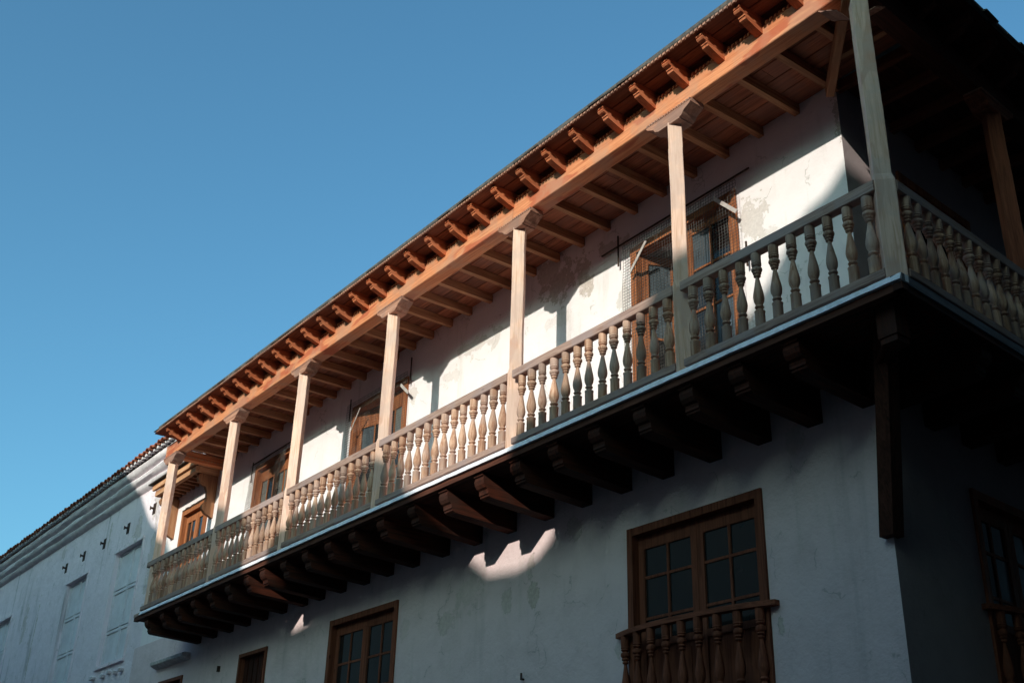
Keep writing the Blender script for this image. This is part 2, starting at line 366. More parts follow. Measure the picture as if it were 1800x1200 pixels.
def french(name, x0, x1, z0, z1, ywall, M, rows, cols=2, proud=.03, glassm=None, wood_='window', open_left=0, solid=True, slats=False, label=None, t=.085, open_right=0):
    fr = frame(x0, x1, z0, z1, ywall-proud, t, .16)
    w = part(name, fr, W[wood_+'z'], house, M, label)
    xa, xb, zt, y = x0+t+.004, x1-t-.004, z1-t-.006, ywall+.06
    xm = (xa+xb)/2
    if slats:
        mb = MB().box(xa, xb, y+.06, y+.07, z0, zt); part('backing', mb, M_ROOM, w, M)
        n = 5
        for k in range(n):
            a = xa+(xb-xa)*k/n
            part('slat', MB().box(a+.012, a+(xb-xa)/n-.03, y, y+.04, z0, zt), W['dark'+'z'], w, M)
        return w
    for side in (0, 1):
        a, b = ((xa, xm-.003), (xm+.003, xb))[side]
        ang = (open_left, open_right)[side]; piv = a if side == 0 else b
        pf = MB(); pn = []
        leaf(pf, pn, a-piv, b-piv, z0+.01, zt, 0, cols, rows, solid_below=solid)
        ML = M @ T(piv, y, 0) @ Rz(ang if side == 0 else -ang)
        lf = part('door_leaf' if z1-z0 > 2.2 else 'casement', pf, W[wood_+'z'], w, ML)
        # panes sit under the window as siblings of the leaf (third level)
        put_panes(pn, w, ML, glassm or M_GLASS, (0, 0, z0))
    return w
R4 = [8.55, 8.02, 7.48, 6.95]
french('balcony_door', -8.83, -7.12, FL, 8.72, 8.225, FRONT, [8.50, 8.03, 7.50, 6.98], 2, glassm=[M_GLASS, M_BLUEGLASS], open_left=math.radians(62), t=.1, label='double balcony door, left leaf standing open, behind wire netting')
french('balcony_door', -15.67, -13.95, FL, 8.77, 8.225, FRONT, [8.38, 7.9, 7.4, 6.9], 2, glassm=[M_GLASS, M_BLUEGLASS, M_CURTAIN], open_left=math.radians(14), t=.1)
french('balcony_door', -19.38, -17.85, FL, 8.73, 8.225, FRONT, [8.40, 7.6, 6.9], 2, glassm=[M_CURTAIN, M_GLASS], t=.1)
french('balcony_door', -22.95, -21.56, FL, 8.67, 8.225, FRONT, [8.40, 7.5, 6.9], 2, glassm=[M_GLASS, M_CURTAIN], t=.1, label='door under the small timber hood')
french('french_window', *wins_low['E'], 8.12, FRONT, [4.93, 4.62, 4.19, 3.96], 2, t=.085, label='brown french window with a bowed balustrade', wood_='low')
french('french_window', *wins_low['F'], 8.12, FRONT, [4.98, 4.55, 4.13, 3.9], 2, t=.085, wood_='low')
french('slatted_window', *wins_low['G'], 8.12, FRONT, [4.9], 1, t=.06, slats=True, wood_='low', label='narrow window with dark upright slats')
french('slatted_window', *wins_low['H'], 8.12, FRONT, [4.9], 1, t=.06, slats=True, wood_='low')
french('french_window', *side_win, SLW.y, SIDE, [4.93, 4.62, 4.19, 3.96], 2, t=.085, glassm=[M_GLASS, M_BLUEGLASS], label='french window on the shaded side wall', wood_='low')
french('balcony_door', *side_door, SU.y, SIDE, [8.35, 7.8, 7.2, 6.9], 2, t=.1)
# dark cracked mortar line over the hooded door, plaster drip ledge over the far low window
mb = MB()
for k in range(9):
    a = -22.95+k*.157; mb.box(a, a+.15, 8.19, 8.225, 8.672+.01*math.sin(k*2.1), 8.70+.02*abs(math.sin(k*1.7)))
part('mortar_lip', mb, M_IRON, house)
mb = MB().prism([(8.12, 5.36), (8.04, 5.38), (7.97, 5.42), (7.95, 5.47), (8.0, 5.49), (8.12, 5.49)], 'x', -22.75, -21.1)
part('window_ledge', mb, M_MORTAR, house, label='old moulded ledge over the far window')

# --- baluster ------------------------------------------------------------
def bal_profile(h):
    P = [(.039,0),(.041,.012),(.040,.185),(.043,.193),(.043,.205),(.035,.213),(.023,.224),(.022,.238),(.034,.249),(.0375,.261),(.034,.273),(.025,.282),(.030,.30),(.0415,.345),(.045,.39),(.042,.44),
         (.032,.52),(.022,.60),(.0155,.655),(.016,.670),(.027,.680),(.030,.691),(.026,.700),(.022,.708),(.032,.717),(.036,.727),(.032,.736),(.028,.742),(.041,.757),(.0455,.778),(.041,.80),(.027,.812),(.024,.818),(.036,.828),(.0405,.838),(.0365,.847),(.0345,.852),(.0415,.86),(.0415,.87),(.0375,.878),(.040,.888),(.0405,.985),(.040,1.0)]
    return [(r*1.18, z*h) for r, z in P]
BH = 6.892-6.158
BAL = MB().lathe(bal_profile(BH), 14).mesh('baluster'); BAL.materials.append(W['baluster'])
def baluster(x, y, z, M, parent, me=BAL):
    t = M @ T(x+random.uniform(-.006, .006), y, z) @ Rx(random.uniform(-.012, .012)) @ Ry(random.uniform(-.012, .012)) @ Rz(random.random()*6) @ Matrix.Diagonal((random.uniform(.94, 1.05),)*2+(1, 1))
    o = bpy.data.objects.new('baluster', me); return link(o, parent, t)

def railing(x0, x1, M, n, xb0, xb1, y=0.0):
    """bay of railing: bottom rail (the part), top rail and balusters on it"""
    r = part('railing', MB().beam(x1-x0, .09, .076, .006, 'x').mesh('bottom_rail'), W['railx'], house, M @ T(x0, y+.045, 6.120))
    part('top_rail', MB().beam(x1-x0+.012, .10, .102, .007, 'x'), W['railx'], r, M @ T(x0-.012, y+.048, 6.944) @ Ry(random.uniform(-.0015, .0015)))
    for k in range(n):
        baluster(xb0+(xb1-xb0)*k/(n-1), y+.045, 6.158, M, r)
    for xx in (x0+.35, x0+(x1-x0)*.5, x1-.3): part('rail_block', MB().box(xx-.05, xx+.05, .02, .08, 6.061, 6.083), W['railx'], r, M @ T(0, y, 0))
    return r
PX = [-20.87, -18.01, -15.36, -12.635, -9.665, -6.945, -4.572]     # post centres
NB = [14, 13, 13, 14, 13, 11]
for i in range(6):
    a, b = PX[i], PX[i+1]
    railing(a+(.11 if i else -.16), b-.01, FRONT, NB[i], a+.22, b-.12, 7.0)
railing(.16, 2.48, SIDE, 13, .30, 2.32)
railing(2.55, 5.0, SIDE, 13, 2.80, 4.8)
railing(.10, 1.15, T(-21.03, 7.0, 0) @ Rz(math.pi/2) @ T(0, -.09, 0), 5, .25, 1.05)   # end return

# --- posts ---------------------------------------------------------------
def cap_profile(w2=.335, w1=.165, h=.14):
    # scrolled bracket capital seen from the front
    R = [(w1-.005, 0), (w1, .014), (w1+.028, .018), (w1+.045, .035), (w1+.06, .06), (w1+.10, .082), (w2-.02, .105), (w2-.012, .118), (w2, .122), (w2, h)]
    return [(-x, z) for x, z in R][::-1]+R
CAPM = MB().prism(cap_profile(), 'y', 0, .20).mesh('capital'); CAPM.materials.append(W['capx'])
CAPM2 = CAPM.copy(); CAPM2.materials[0] = W['lowx']
def dentils(L, n, depth=.2):
    mb = MB()
    for k in range(n):
        a = L*k/n; mb.prism([(a+.004, 0), (a+L/n-.012, 0), (a+L/n-.004, .026), (a+.010, .026)], 'y', 0, .03)
    mb.box(0, L, .025, depth, 0.002, .0245); return mb
CAPD = dentils(.67, 17).mesh('capital_dentils'); CAPD.materials.append(W['capx'])
CAPD2 = CAPD.copy(); CAPD2.materials[0] = W['capx']
PS = .15
def post(x, y, M, mat='palez'):
    h = 8.965-6.061
    pr = [(-.5+.04, -.5), (.5-.04, -.5), (.5, -.46), (.5, .46), (.46, .5), (-.46, .5), (-.5, .46), (-.5, -.46)]
    mb = MB()
    # slightly irregular hewn timber: a few cross sections
    lv = [0, .5, .93, 1.0, 1.5, 2.1, 2.55, 2.60, h]; vs = []
    for k, z in enumerate(lv):
        s = PS*(1.14 if z < .95 else .985)*random.uniform(.985, 1.015); ox, oy = random.uniform(-.003, .003), random.uniform(-.003, .003)
        vs += [(p[0]*s+ox, p[1]*s+oy, z) for p in pr]
    fs = [tuple(range(8))[::-1], tuple(range(8*(len(lv)-1), 8*len(lv)))]
    for k in range(len(lv)-1):
        for j in range(8): fs.append((k*8+j, k*8+(j+1) % 8, (k+1)*8+(j+1) % 8, (k+1)*8+j))
    mb.add(vs, fs)
    p = part('post', mb, W[mat], house, M @ T(x, y, 6.061) @ Rz(math.radians(-45+90)))
    return p
for i, x in enumerate(PX):
    p = post(x, 7.125, FRONT)
    if i < 6:
        o = link(bpy.data.objects.new('capital', CAPM), p, T(x, 7.03, 8.938))
        link(bpy.data.objects.new('capital_dentils', CAPD), p, T(x-.335, 7.025, 9.079))
    else:
        part('capital', MB().prism([q for q in cap_profile(.36) if q[0] < .12]+[(.12, 0)][:0], 'y', 0, .20), W['capx'], p, T(x, 7.03, 8.938))
        part('capital', MB().prism([(-q[0], q[1]) for q in cap_profile(.36) if q[0] < .12][::-1], 'y', 0, .2), W['capx'], p, SIDE @ T(.10, .03, 8.935))
SP2 = 2.545
for k in range(3):
    p = post(SP2+k*2.7, .125, SIDE, 'lowz')
    link(bpy.data.objects.new('capital', CAPM2), p, SIDE @ T(SP2+k*2.7, .03, 8.938))
    link(bpy.data.objects.new('capital_dentils', CAPD2), p, SIDE @ T(SP2+k*2.7-.335, .025, 9.079))

# --- eave beam with its moulding -----------------------------------------
BZ0, BZ1 = 9.108, 9.375
for (p, q, dz) in ((-21.2, -15.62, .006), (-15.615, -9.72, -.003), (-9.715, -4.45, .002)):
    part('eave_beam', MB().beam(q-p, .20, BZ1-BZ0, .008, 'x'), W['beam'], house, T(p, 7.15+random.uniform(-.003, .003), (BZ0+BZ1)/2+dz) @ Rx(random.uniform(-.01, .01)), label='length of the long orange front beam carrying the eaves')
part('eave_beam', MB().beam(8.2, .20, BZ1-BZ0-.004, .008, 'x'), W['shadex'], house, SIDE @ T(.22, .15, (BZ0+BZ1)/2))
part('eave_beam', MB().beam(.95, .14, .2, .008, 'y'), W['orangey'], house, T(-20.95, 7.26, 9.2), label='short end beam running back to the wall')
# toothed strips along both end beam edges
def teeth(L, pitch=.055):
    mb = MB(); n = int(L/pitch)
    for k in range(n):
        a = k*pitch; mb.prism([(a+.004, 0), (a+pitch-.020, 0), (a+pitch-.008, .036), (a+.016, .036)], 'y', -.012, .03)
    return mb
tk = teeth(.36).mesh('tooth_moulding'); tk.materials.append(W['orangex'])
SP = .5105; T0 = -5.655
tails = [T0-SP*k for k in range(-2, 30)]
for i in range(len(tails)-1):
    a = tails[i+1]+.075
    o = link(bpy.data.objects.new('tooth_moulding', tk), house, T(a, 7.055, BZ1-.002))
mbt = MB(); 
for z in (9.26, 9.15):
    for k in range(14): mbt.prism([(7.28+k*.065, z), (7.28+k*.065+.04, z), (7.28+k*.065+.045, z+.02), (7.28+k*.065+.005, z+.02)], 'x', -20.88, -20.865)
part('tooth_moulding', mbt, W['creamy'], house)

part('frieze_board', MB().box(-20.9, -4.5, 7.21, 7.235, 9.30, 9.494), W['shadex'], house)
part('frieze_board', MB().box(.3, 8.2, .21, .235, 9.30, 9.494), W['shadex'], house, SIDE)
# --- eave brackets (carved rafter tails) ----------------------------------
def tail_profile():
    # y outward negative; z relative to underside of the eave board (0 = top)
    P = [(-.36, .0), (-.368, -.028), (-.355, -.032), (-.362, -.05), (-.345, -.068), (-.318, -.072), (-.300, -.082), (-.298, -.098), (-.285, -.102), (-.278, -.122), (-.255, -.130), (-.15, -.160), (-.04, -.188), (0.0, -.195), (.02, -.195), (.22, -.195)]
    return [(.22, 0), (-.345, 0)]+[(y, z-.033+.02*max(0, min(1, (-y-.1)/.2))) for y, z in P]
TZ = 9.495
TAIL = MB().prism(tail_profile(), 'x', -.043, .043).mesh('eave_bracket'); TAIL.materials.append(W['redy'])
TAIL2 = TAIL.copy(); TAIL2.materials[0] = W['shadey']
def tail(x, M, me=TAIL):
    o = bpy.data.objects.new('eave_bracket', me); return link(o, house, M @ T(x, .10, TZ) @ Rz(random.uniform(-.03, .03)))
for x in tails: tail(x, T(0, 7.0, 0))
for k in range(15): tail(.05+k*SP, SIDE, TAIL2)

# --- eave boards and ceiling boards ---------------------------------------
def boards(rows, x0, x1, z, M, mat='boardx', th=.02, name='eave_board'):
    for (ya, yb) in rows:
        x = x0+random.uniform(-.0, .0); 
        while x < x1-.05:
            L = random.uniform(2.2, 3.4); b = min(x+L, x1)
            if x1-b < .6: b = x1
            dz = random.uniform(0, .004)
            part(name, MB().box(0, b-x-.004, 0, yb-ya-.006, 0, th), W[mat], house, M @ T(x, ya, z+dz))
            x = b
boards([(6.695, 6.87), (6.876, 7.05), (7.056, 7.30)], -21.0, -4.02, TZ+.001, FRONT)
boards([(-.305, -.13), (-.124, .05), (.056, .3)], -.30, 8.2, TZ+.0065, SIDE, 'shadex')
cz = 9.305
boards([(7.25, 7.47), (7.475, 7.70), (7.705, 7.93), (7.935, 8.225)], -20.9, -4.7, cz, FRONT, name='ceiling_board')
boards([(.25, .55), (.555, .85), (.855, 1.13)], 1.35, 8.0, cz+.005, SIDE, 'shadex', name='ceiling_board')
JO = MB().prism([(7.24, 9.19), (8.235, 9.19), (8.235, 9.303), (7.24, 9.303)], 'x', -.036, .036).mesh('ceiling_joist'); JO.materials.append(W['joisty'])
JO2 = MB().prism([(.24, 9.19), (1.14, 9.19), (1.14, 9.303), (.24, 9.303)], 'x', -.036, .036).mesh('ceiling_joist'); JO2.materials.append(W['lowy'])
for x in tails[2:]:
    if x < -5.6: link(bpy.data.objects.new('ceiling_joist', JO), house, T(x-.02, 0, 0) @ T(0,0,random.uniform(-.004,.002)))
link(bpy.data.objects.new('ceiling_joist', MB().beam(.44, .072, .11, .004, 'y').mesh('j')), house, T(-5.17, 7.24, 9.2485)).data.materials.append(W['joisty'])
for k in range(14): link(bpy.data.objects.new('ceiling_joist', JO2), house, SIDE @ T(1.35+k*.51, 0, 0))
for k in (.42, .86): link(bpy.data.objects.new('ceiling_joist', MB().beam(k-.22, .072, .11, .004, 'y').mesh('j')), house, SIDE @ T(k+.05, .24, 9.249)).data.materials.append(W['joisty'])
hip = MB().beam(1.42, .085, .13, .006, 'x')
part('hip_brace', hip, W['joistx'], house, T(-4.66, 7.10, 9.12) @ Rz(math.atan2(1, -1)), label='diagonal timber from the corner post to the wall corner')

# --- roof ------------------------------------------------------------------
def slab(mb, top, th=.08):
    n = len(top); vs = [(x, y, z) for x, y, z in top]+[(x, y, z-th) for x, y, z in top]
    return mb.add(vs, [tuple(range(n)), tuple(range(2*n-1, n-1, -1))]+[(j, i, n+i, n+j) for i in range(n) for j in [(i+1) % n]])
cS = SIDE @ Vector((-.30, -.33, 0)); far = SIDE @ Vector((8.3, -.33, 0)); farin = SIDE @ Vector((8.3, 2.9, 0)); hipc = Vector((cS.x-3.3, cS.y+3.3, 0))
rf = slab(MB(), [(-20.9, 6.72, 9.625), (cS.x, 6.72, 9.625), (hipc.x, 9.9, 11.0), (-20.9, 9.9, 11.0)])
rf.prism([(9.92, 10.9), (14, 9.3), (14, 9.5), (9.92, 11.0)], 'x', -20.9, -8)
roof = part('roof', rf, M_DARKTILE, house)
roof2 = part('roof', slab(MB(), [(cS.x, 6.722, 9.615), (far.x, far.y, 9.57), (farin.x, farin.y, 10.99), (hipc.x, 9.9, 10.99)]), M_DARKTILE, house)
def tile_mesh(w=.2, L=.42, h=.055, th=.014, up=True):
    mb = MB(); n = 6; o = []; i_ = []
    for k in range(n+1):
        a = math.pi*k/n; o.append((-w/2*math.cos(a), h*math.sin(a))); i_.append((-(w/2-th)*math.cos(a), (h-th)*math.sin(a)))
    mb.prism(o+i_[::-1], 'y', 0, L); return mb
# thin dark slates laid crookedly along the eave edge
SL = MB().box(-.13, .13, 0, .36, 0, .016).mesh('slate'); SL.materials.append(M_DARKTILE)
x = -20.85
while x < -4.1:
    for lay in (0, 1):
        o = bpy.data.objects.new('slate', SL)
        link(o, roof, T(x+lay*.11+random.uniform(-.02, .02), 6.675+.05*lay+random.uniform(-.020, .015), 9.512+.024*lay+random.uniform(-.004, .007)) @ Rx(math.radians(22-lay*2)+random.uniform(-.05, .03)) @ Rz(random.uniform(-.05, .05)) @ Ry(random.uniform(-.03, .03)))
    x += .235
x = -.30
while x < 8.2:
    o = bpy.data.objects.new('slate', SL)
    link(o, roof2, SIDE @ T(x, -.36+random.uniform(-.02, .02), 9.512+random.uniform(-.004, .01)) @ Rx(math.radians(22)) @ Rz(random.uniform(-.05, .05)))
    x += .235
# toothed strip under the slates
mb = MB(); k = 0
xx = -20.85
while xx < -4.1:
    mb.prism([(xx, 9.484), (xx+.035, 9.481), (xx+.045, 9.508), (xx+.008, 9.508)], 'y', 6.672, 6.693); xx += .058
part('eave_teeth', mb, W['capx'], house, kind='stuff')

# --- balcony floor, fascia, corbels -----------------------------------------
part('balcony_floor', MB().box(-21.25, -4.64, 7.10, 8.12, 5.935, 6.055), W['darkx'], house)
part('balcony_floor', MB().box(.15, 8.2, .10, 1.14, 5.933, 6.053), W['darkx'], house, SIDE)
for k in range(5): part('floor_plank', MB().box(-21.2, -4.66, 7.1+k*.22, 7.315+k*.22, 6.056, 6.064), W['palex'], house)  # pale top layer added to bounce sunlight up to the ceiling
# white painted edge strip in lengths
xs = [-21.0, -17.4, -13.3, -9.2, -4.44]
for a, b in zip(xs[:-1], xs[1:]):
    fm = MB(); nn = int((b-a)/.12); vv = []
    for k in range(nn+1):
        xx_ = (b-a-.004)*k/nn; dz1 = random.choice((0, 0, 0, .003, .006))*random.random(); dy = random.uniform(-.0025, .0025)
        vv += [(xx_, -.022+dy, dz1), (xx_, .1, dz1), (xx_, .1, .064), (xx_, dy, .064-random.random()*.004)]
    fm.add(vv, [(0, 1, 2, 3)[::-1], tuple(range(4*nn, 4*nn+4))]+[(4*k+j, 4*k+(j+1) % 4, 4*k+4+(j+1) % 4, 4*k+4+j) for k in range(nn) for j in range(4)])
    part('fascia', fm, M_WHITE, house, T(a, 7.0+random.uniform(0, .003), 5.996), label='thin white edge strip of the balcony floor')
part('edge_board', MB().box(-21.3, -4.45, 7.012, 7.09, 5.925, 5.994), W['shadex'], house)
part('edge_board', MB().box(-21.3, -21.02, 7.0, 8.1, 5.996, 6.05), W['railx'], house)
part('edge_board', MB().box(.005, 8.2, 0, .1, 5.985, 6.058), W['greyx'], house, SIDE)
part('edge_board', MB().box(.01, 8.2, .014, .09, 5.925, 5.983), W['darkx'], house, SIDE)
def corbel_profile():
    # y from the outer edge inwards, z absolute
    return [(.03, 5.925), (.035, 5.895), (.055, 5.888), (.052, 5.868), (.045, 5.845), (.058, 5.80), (.085, 5.765), (.115, 5.748), (.122, 5.72), (.120, 5.695), (.135, 5.688), (.138, 5.668), (.17, 5.652), (1.16, 5.60), (1.16, 5.925)]
COR = MB().prism([(y-.0, z) for y, z in corbel_profile()], 'x', -.088, .088).mesh('corbel'); COR.materials.append(W['darky'])  # far darker than its cedar; shade under the balcony put into the colour
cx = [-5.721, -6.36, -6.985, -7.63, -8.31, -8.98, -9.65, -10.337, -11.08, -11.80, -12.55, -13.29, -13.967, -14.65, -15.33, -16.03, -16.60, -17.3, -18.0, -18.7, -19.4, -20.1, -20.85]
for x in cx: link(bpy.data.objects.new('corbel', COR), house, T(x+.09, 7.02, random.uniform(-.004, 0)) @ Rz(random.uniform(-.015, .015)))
for k in range(10): link(bpy.data.objects.new('corbel', COR), house, SIDE @ T(1.4+k*.68, .02, -.003))
# soffit planks under the floor
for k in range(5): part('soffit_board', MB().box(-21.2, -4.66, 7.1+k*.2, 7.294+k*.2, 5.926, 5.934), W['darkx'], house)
# corner corbel and leaning strut at the corner
part('corner_corbel', MB().box(-.09, .09, -.09, .09, 5.655, 5.92).box(-.078, .078, -.078, .078, 5.60, 5.65).box(-.10, .10, -.10, .10, 5.89, 5.922), W['darkz'], house, T(-4.73, 7.24, 0))
st = MB(); P0 = Vector((-5.56, 8.11, 4.38)); P1 = Vector((-4.98, 7.53, 5.93))
d = P1-P0; pr = [(-.085, -.08), (.055, -.08), (.055, .07), (-.085, .07)]
st.prism(pr, 'z', 0, 1.0)
ms = st.mesh('corner_strut')
for v in ms.vertices: z = v.co.z; v.co = Vector((v.co.x, v.co.y, 0))+Vector((d.x, d.y, d.z))*z
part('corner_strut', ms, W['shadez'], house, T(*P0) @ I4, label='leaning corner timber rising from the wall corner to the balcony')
part('corner_corbel', MB().beam(1.15, .15, .24, .01, 'x'), W['darkx'], house, T(-4.78, 7.3, 5.78) @ Rz(math.atan2(1, -1)))

# --- hood over the far door ---------------------------------------------------
hood = part('door_hood', MB().prism([(7.66, 9.16), (7.70, 9.155), (7.71, 9.175), (7.74, 9.18), (7.76, 9.21), (7.76, 9.27), (7.70, 9.29), (7.655, 9.27), (7.65, 9.2)], 'x', -23.5, -21.17), W['creamx'], house, label='small timber hood on carved brackets')
part('lintel', MB().box(-23.45, -21.23, 7.715, 7.80, 9.035, 9.15), W['creamx'], hood)
part('lintel', MB().prism([(-21.26, 9.16), (-21.17, 9.165), (-21.165, 9.2), (-21.175, 9.27), (-21.26, 9.285)], 'y', 7.762, 8.22), W['creamy'], hood)
part('lintel', MB().box(-21.31, -21.24, 7.80, 8.22, 9.04, 9.155), W['creamy'], hood)
part('lintel', MB().box(-23.45, -23.38, 7.80, 8.22, 9.04, 9.155), W['creamy'], hood)
part('hood_roof', MB().prism([(7.58, 9.285), (7.58, 9.31), (8.22, 9.5), (8.22, 9.33)], 'x', -23.6, -21.1), M_DARKTILE, hood)
for k in range(9):
    x = -23.25+k*.235; part('hood_joist', MB().box(x-.03, x+.03, 7.80, 8.224, 9.09, 9.16), W['joisty'], hood)
part('hood_board', MB().box(-23.4, -21.3, 7.80, 8.22, 9.163, 9.18), W['boardx'], hood)
def hb(x0):
    pr = [(8.22, 9.03), (7.84, 9.03), (7.82, 8.99), (7.80, 8.93), (7.83, 8.86), (7.90, 8.82), (7.98, 8.78), (8.03, 8.68), (8.04, 8.56), (8.03, 8.47), (7.97, 8.40), (7.97, 8.32), (8.04, 8.24), (8.12, 8.20), (8.22, 8.16)]
    part('bracket', MB().prism(pr, 'x', x0, x0+.10), W['joistz'], hood)
hb(-21.36); hb(-23.40)

# --- bowed balustrade in front of the low french windows -----------------------
def balconette(x0, x1, M, yw, z, n):
    cxm = (x0+x1)/2; hw = (x1-x0)/2
    pts = []
    N = 14
    for k in range(N+1):
        u = -1+2*k/N; pts.append((cxm+hw*u, yw-.005-.16*(1-abs(u)**2.6)))
    mb = MB(); vs = []
    for (x, y) in pts: vs += [(x, y-.05, z-.028), (x, y-.05, z+.022), (x, y+.045, z+.022), (x, y+.045, z-.028)]
    fs = [(0, 1, 2, 3), tuple(range(4*N+3, 4*N-1, -1))]
    for k in range(N):
        for j in range(4): fs.append((4*k+j, 4*(k+1)+j, 4*(k+1)+(j+1) % 4, 4*k+(j+1) % 4))
    mb.add(vs, fs)
    b = part('balustrade', mb, W['lowx'], house, M, label=None)
    for k in range(n):
        u = -1+2*(k+.75)/(n+.5)
        x = cxm+hw*u; y = yw-.005-.16*(1-abs(u)**2.6)
        baluster(x, y, z-.03-BB, M, b, BAL2)
    mb = MB(); vs = []
    for (x, y) in pts: vs += [(x, y-.05, z-BB-.12), (x, y-.05, z-BB-.03), (x, y+.045, z-BB-.03), (x, y+.045, z-BB-.12)]
    mb.add(vs, fs); part('bottom_rail', mb, W['lowx'], b, M)
BB = .86
BAL2 = MB().lathe([(r*.95, z) for r, z in bal_profile(BB)], 14).mesh('baluster'); BAL2.materials.append(W['lowz'])
balconette(-9.03, -6.85, FRONT, 8.11, 4.045, 9)
balconette(side_win[0]-.1, side_win[1]+.15, SIDE, SLW.y-.01, 4.03, 8)

part('wall_hook', MB().box(-.010, .010, -.04, 0, -.010, .010).box(-.010, .010, -.05, -.035, -.010, .07), M_IRON, house, T(-10.69, 8.12, 3.80))
part('wall_hook', MB().box(-.02, .02, -.05, 0, -.05, .05), M_IRON, house, T(-19.6, 8.12, 5.0))
# ------------------------------------------------------------------ wire netting (hung over the doors)
def netting(x0, x1, z0, z1, y, pitch, label, battens, rod=None):
    root = tag(empty('wire_net', None, T((x0+x1)/2, y, z0)), label, 'wire netting', 'wire nets hung over the balcony doors')
    mb = MB(); nx = int((x1-x0)/pitch); nz = int((z1-z0)/pitch)
    def P(i, j):
        x = x0+(x1-x0)*i/nx; z = z0+(z1-z0)*j/nz
        return Vector((x+.010*noise.noise(Vector((x*3, z*3, 1))), y+.03*noise.noise(Vector((x*1.7, z*1.7, 5))), z+.012*noise.noise(Vector((x*3, z*3, 9)))))
    r = .0027
    st_ = 3
    for i in range(nx+1):
        for j in range(0, nz, st_): mb.bar(P(i, j), P(i, min(j+st_, nz)), r, 3)
    for j in range(nz+1):
        for i in range(0, nx, st_): mb.bar(P(i, j), P(min(i+st_, nx), j), r, 3)
    part('net', mb, M_NET, root, None, kind='stuff')
    for (a, b, w) in battens:
        m_ = MB(); a, b = Vector(a), Vector(b); dd = (b-a); L = dd.length
        m_.box(0, L, -.006, .006, -w/2, w/2)
        part('batten', m_, M_BATTEN, root, T(*a) @ Ry(-math.atan2(dd.z, dd.x)))
    if rod:
        for (a, b) in rod: part('rod', MB().bar(a, b, .012, 6), M_IRON, root)
yn = 8.13
netting(-8.90, -7.03, 6.45, 8.76, yn, .040, 'wire net over the open double door nearest the house corner', [((-8.74, yn-.03, 8.31), (-8.45, yn-.03, 8.62), .038), ((-7.34, yn-.03, 8.66), (-7.02, yn-.03, 8.33), .045)],
        [((-9.35, 8.19, 8.845), (-6.88, 8.19, 8.865)), ((-9.02, 8.17, 8.55), (-9.02, 8.17, 8.98)), ((-6.97, 8.16, 7.65), (-6.97, 8.16, 7.95))])
netting(-15.72, -13.86, 6.45, 8.80, yn, .042, 'wire net over the middle door with a pale batten at its right top corner', [((-13.98, yn-.03, 8.60), (-13.74, yn-.03, 8.39), .045), ((-15.5, yn-.02, 8.3), (-15.25, yn-.02, 8.62), .02)],
        [((-13.86, 8.19, 8.6), (-13.86, 8.19, 9.05)), ((-15.75, 8.19, 8.55), (-15.75, 8.19, 8.95))])
netting(-19.45, -17.95, 6.45, 8.74, yn, .042, 'wire net over the door beside the hooded end door', [], [((-19.5, 8.19, 8.80), (-17.6, 8.19, 8.83)), ((-19.5, 8.19, 8.45), (-19.5, 8.19, 8.85))])

# ------------------------------------------------------------------ neighbouring old house on the left
left = tag(empty('old_house', None, T(-34, 8.3, 0)), 'old whitewashed house with blocked shuttered windows and a terracotta tile edge, left of the balcony', 'house')
LW = [(-27.25, -25.49, 5.975, 8.655), (-30.95, -29.33, 4.9, 8.575), (-38.1, -36.34, 5.4, 8.585), (-43.3, -41.6, 5.2, 8.58)]
mb = wall_grid(MB(), -48, -24.3, 0, 9.98, LW, 8.3, .8, .16)
part('wall', mb, M_LEFT, left)
# strip of wall above the hooded door, carries the end of the cornice
part('wall', MB().box(-24.3, -21.05, 8.23, 9.0, 9.45, 9.98), M_LEFT, left)
# cornice: three rolls, slightly wavy
def cornice(prof, x0, x1, step=.5):
    mb = MB(); n = int((x1-x0)/step); vs = []; k = len(prof)
    for i in range(n+1):
        x = x0+(x1-x0)*i/n
        for j, (y, z) in enumerate(prof):
            w = 0 if j in (0, k-1) else 1
            vs.append((x, y+w*.022*noise.noise(Vector((x*1.1, j*3., 0))), z+.028*noise.noise(Vector((x*.8, 7+j*.25, 0)))))
    fs = []
    for i in range(n):
        for j in range(k-1): fs.append((i*k+j, i*k+j+1, (i+1)*k+j+1, (i+1)*k+j))
    fs.append(tuple(range(k))[::-1]); fs.append(tuple(range(n*k, n*k+k)))
    mb.add(vs, fs, True); return mb
cprof = [(8.35, 9.86), (8.22, 9.90), (8.16, 9.95), (8.15, 10.0), (8.19, 10.03), (8.12, 10.05), (8.04, 10.09), (8.01, 10.15), (8.04, 10.20), (8.08, 10.22), (7.99, 10.24), (7.92, 10.29), (7.90, 10.36), (7.93, 10.41), (8.0, 10.43), (8.35, 10.43)]
part('cornice', cornice([(y+(8.2-y)*.18, z) for y, z in cprof], -48, -21.3, .35), M_TRIM, left)
lr = part('roof', MB().prism([(7.86, 10.47), (12, 12.2), (12, 12.3), (7.86, 10.52)], 'x', -48, -21.3), M_TILE, left)
TM = tile_mesh(.2, .5, .07).mesh('roof_tile'); TM.materials.append(M_TILE)
MO = MB().prism([(-.07, 0), (.07, 0), (.045, .045), (0, .06), (-.045, .045)], 'y', 0, .12).mesh('mortar_plug'); MO.materials.append(M_MORTAR)
x = -47.8
while x < -21.4:
    link(bpy.data.objects.new('roof_tile', TM), lr, T(x+random.uniform(-.015, .015), 7.80+random.uniform(-.02, .02), 10.46+random.uniform(-.008, .012)) @ Rx(math.radians(20)) @ Rz(random.uniform(-.06, .06)))
    link(bpy.data.objects.new('mortar_plug', MO), lr, T(x, 7.86+random.uniform(-.01, .015), 10.425) @ Rx(math.radians(12)))
    x += .24
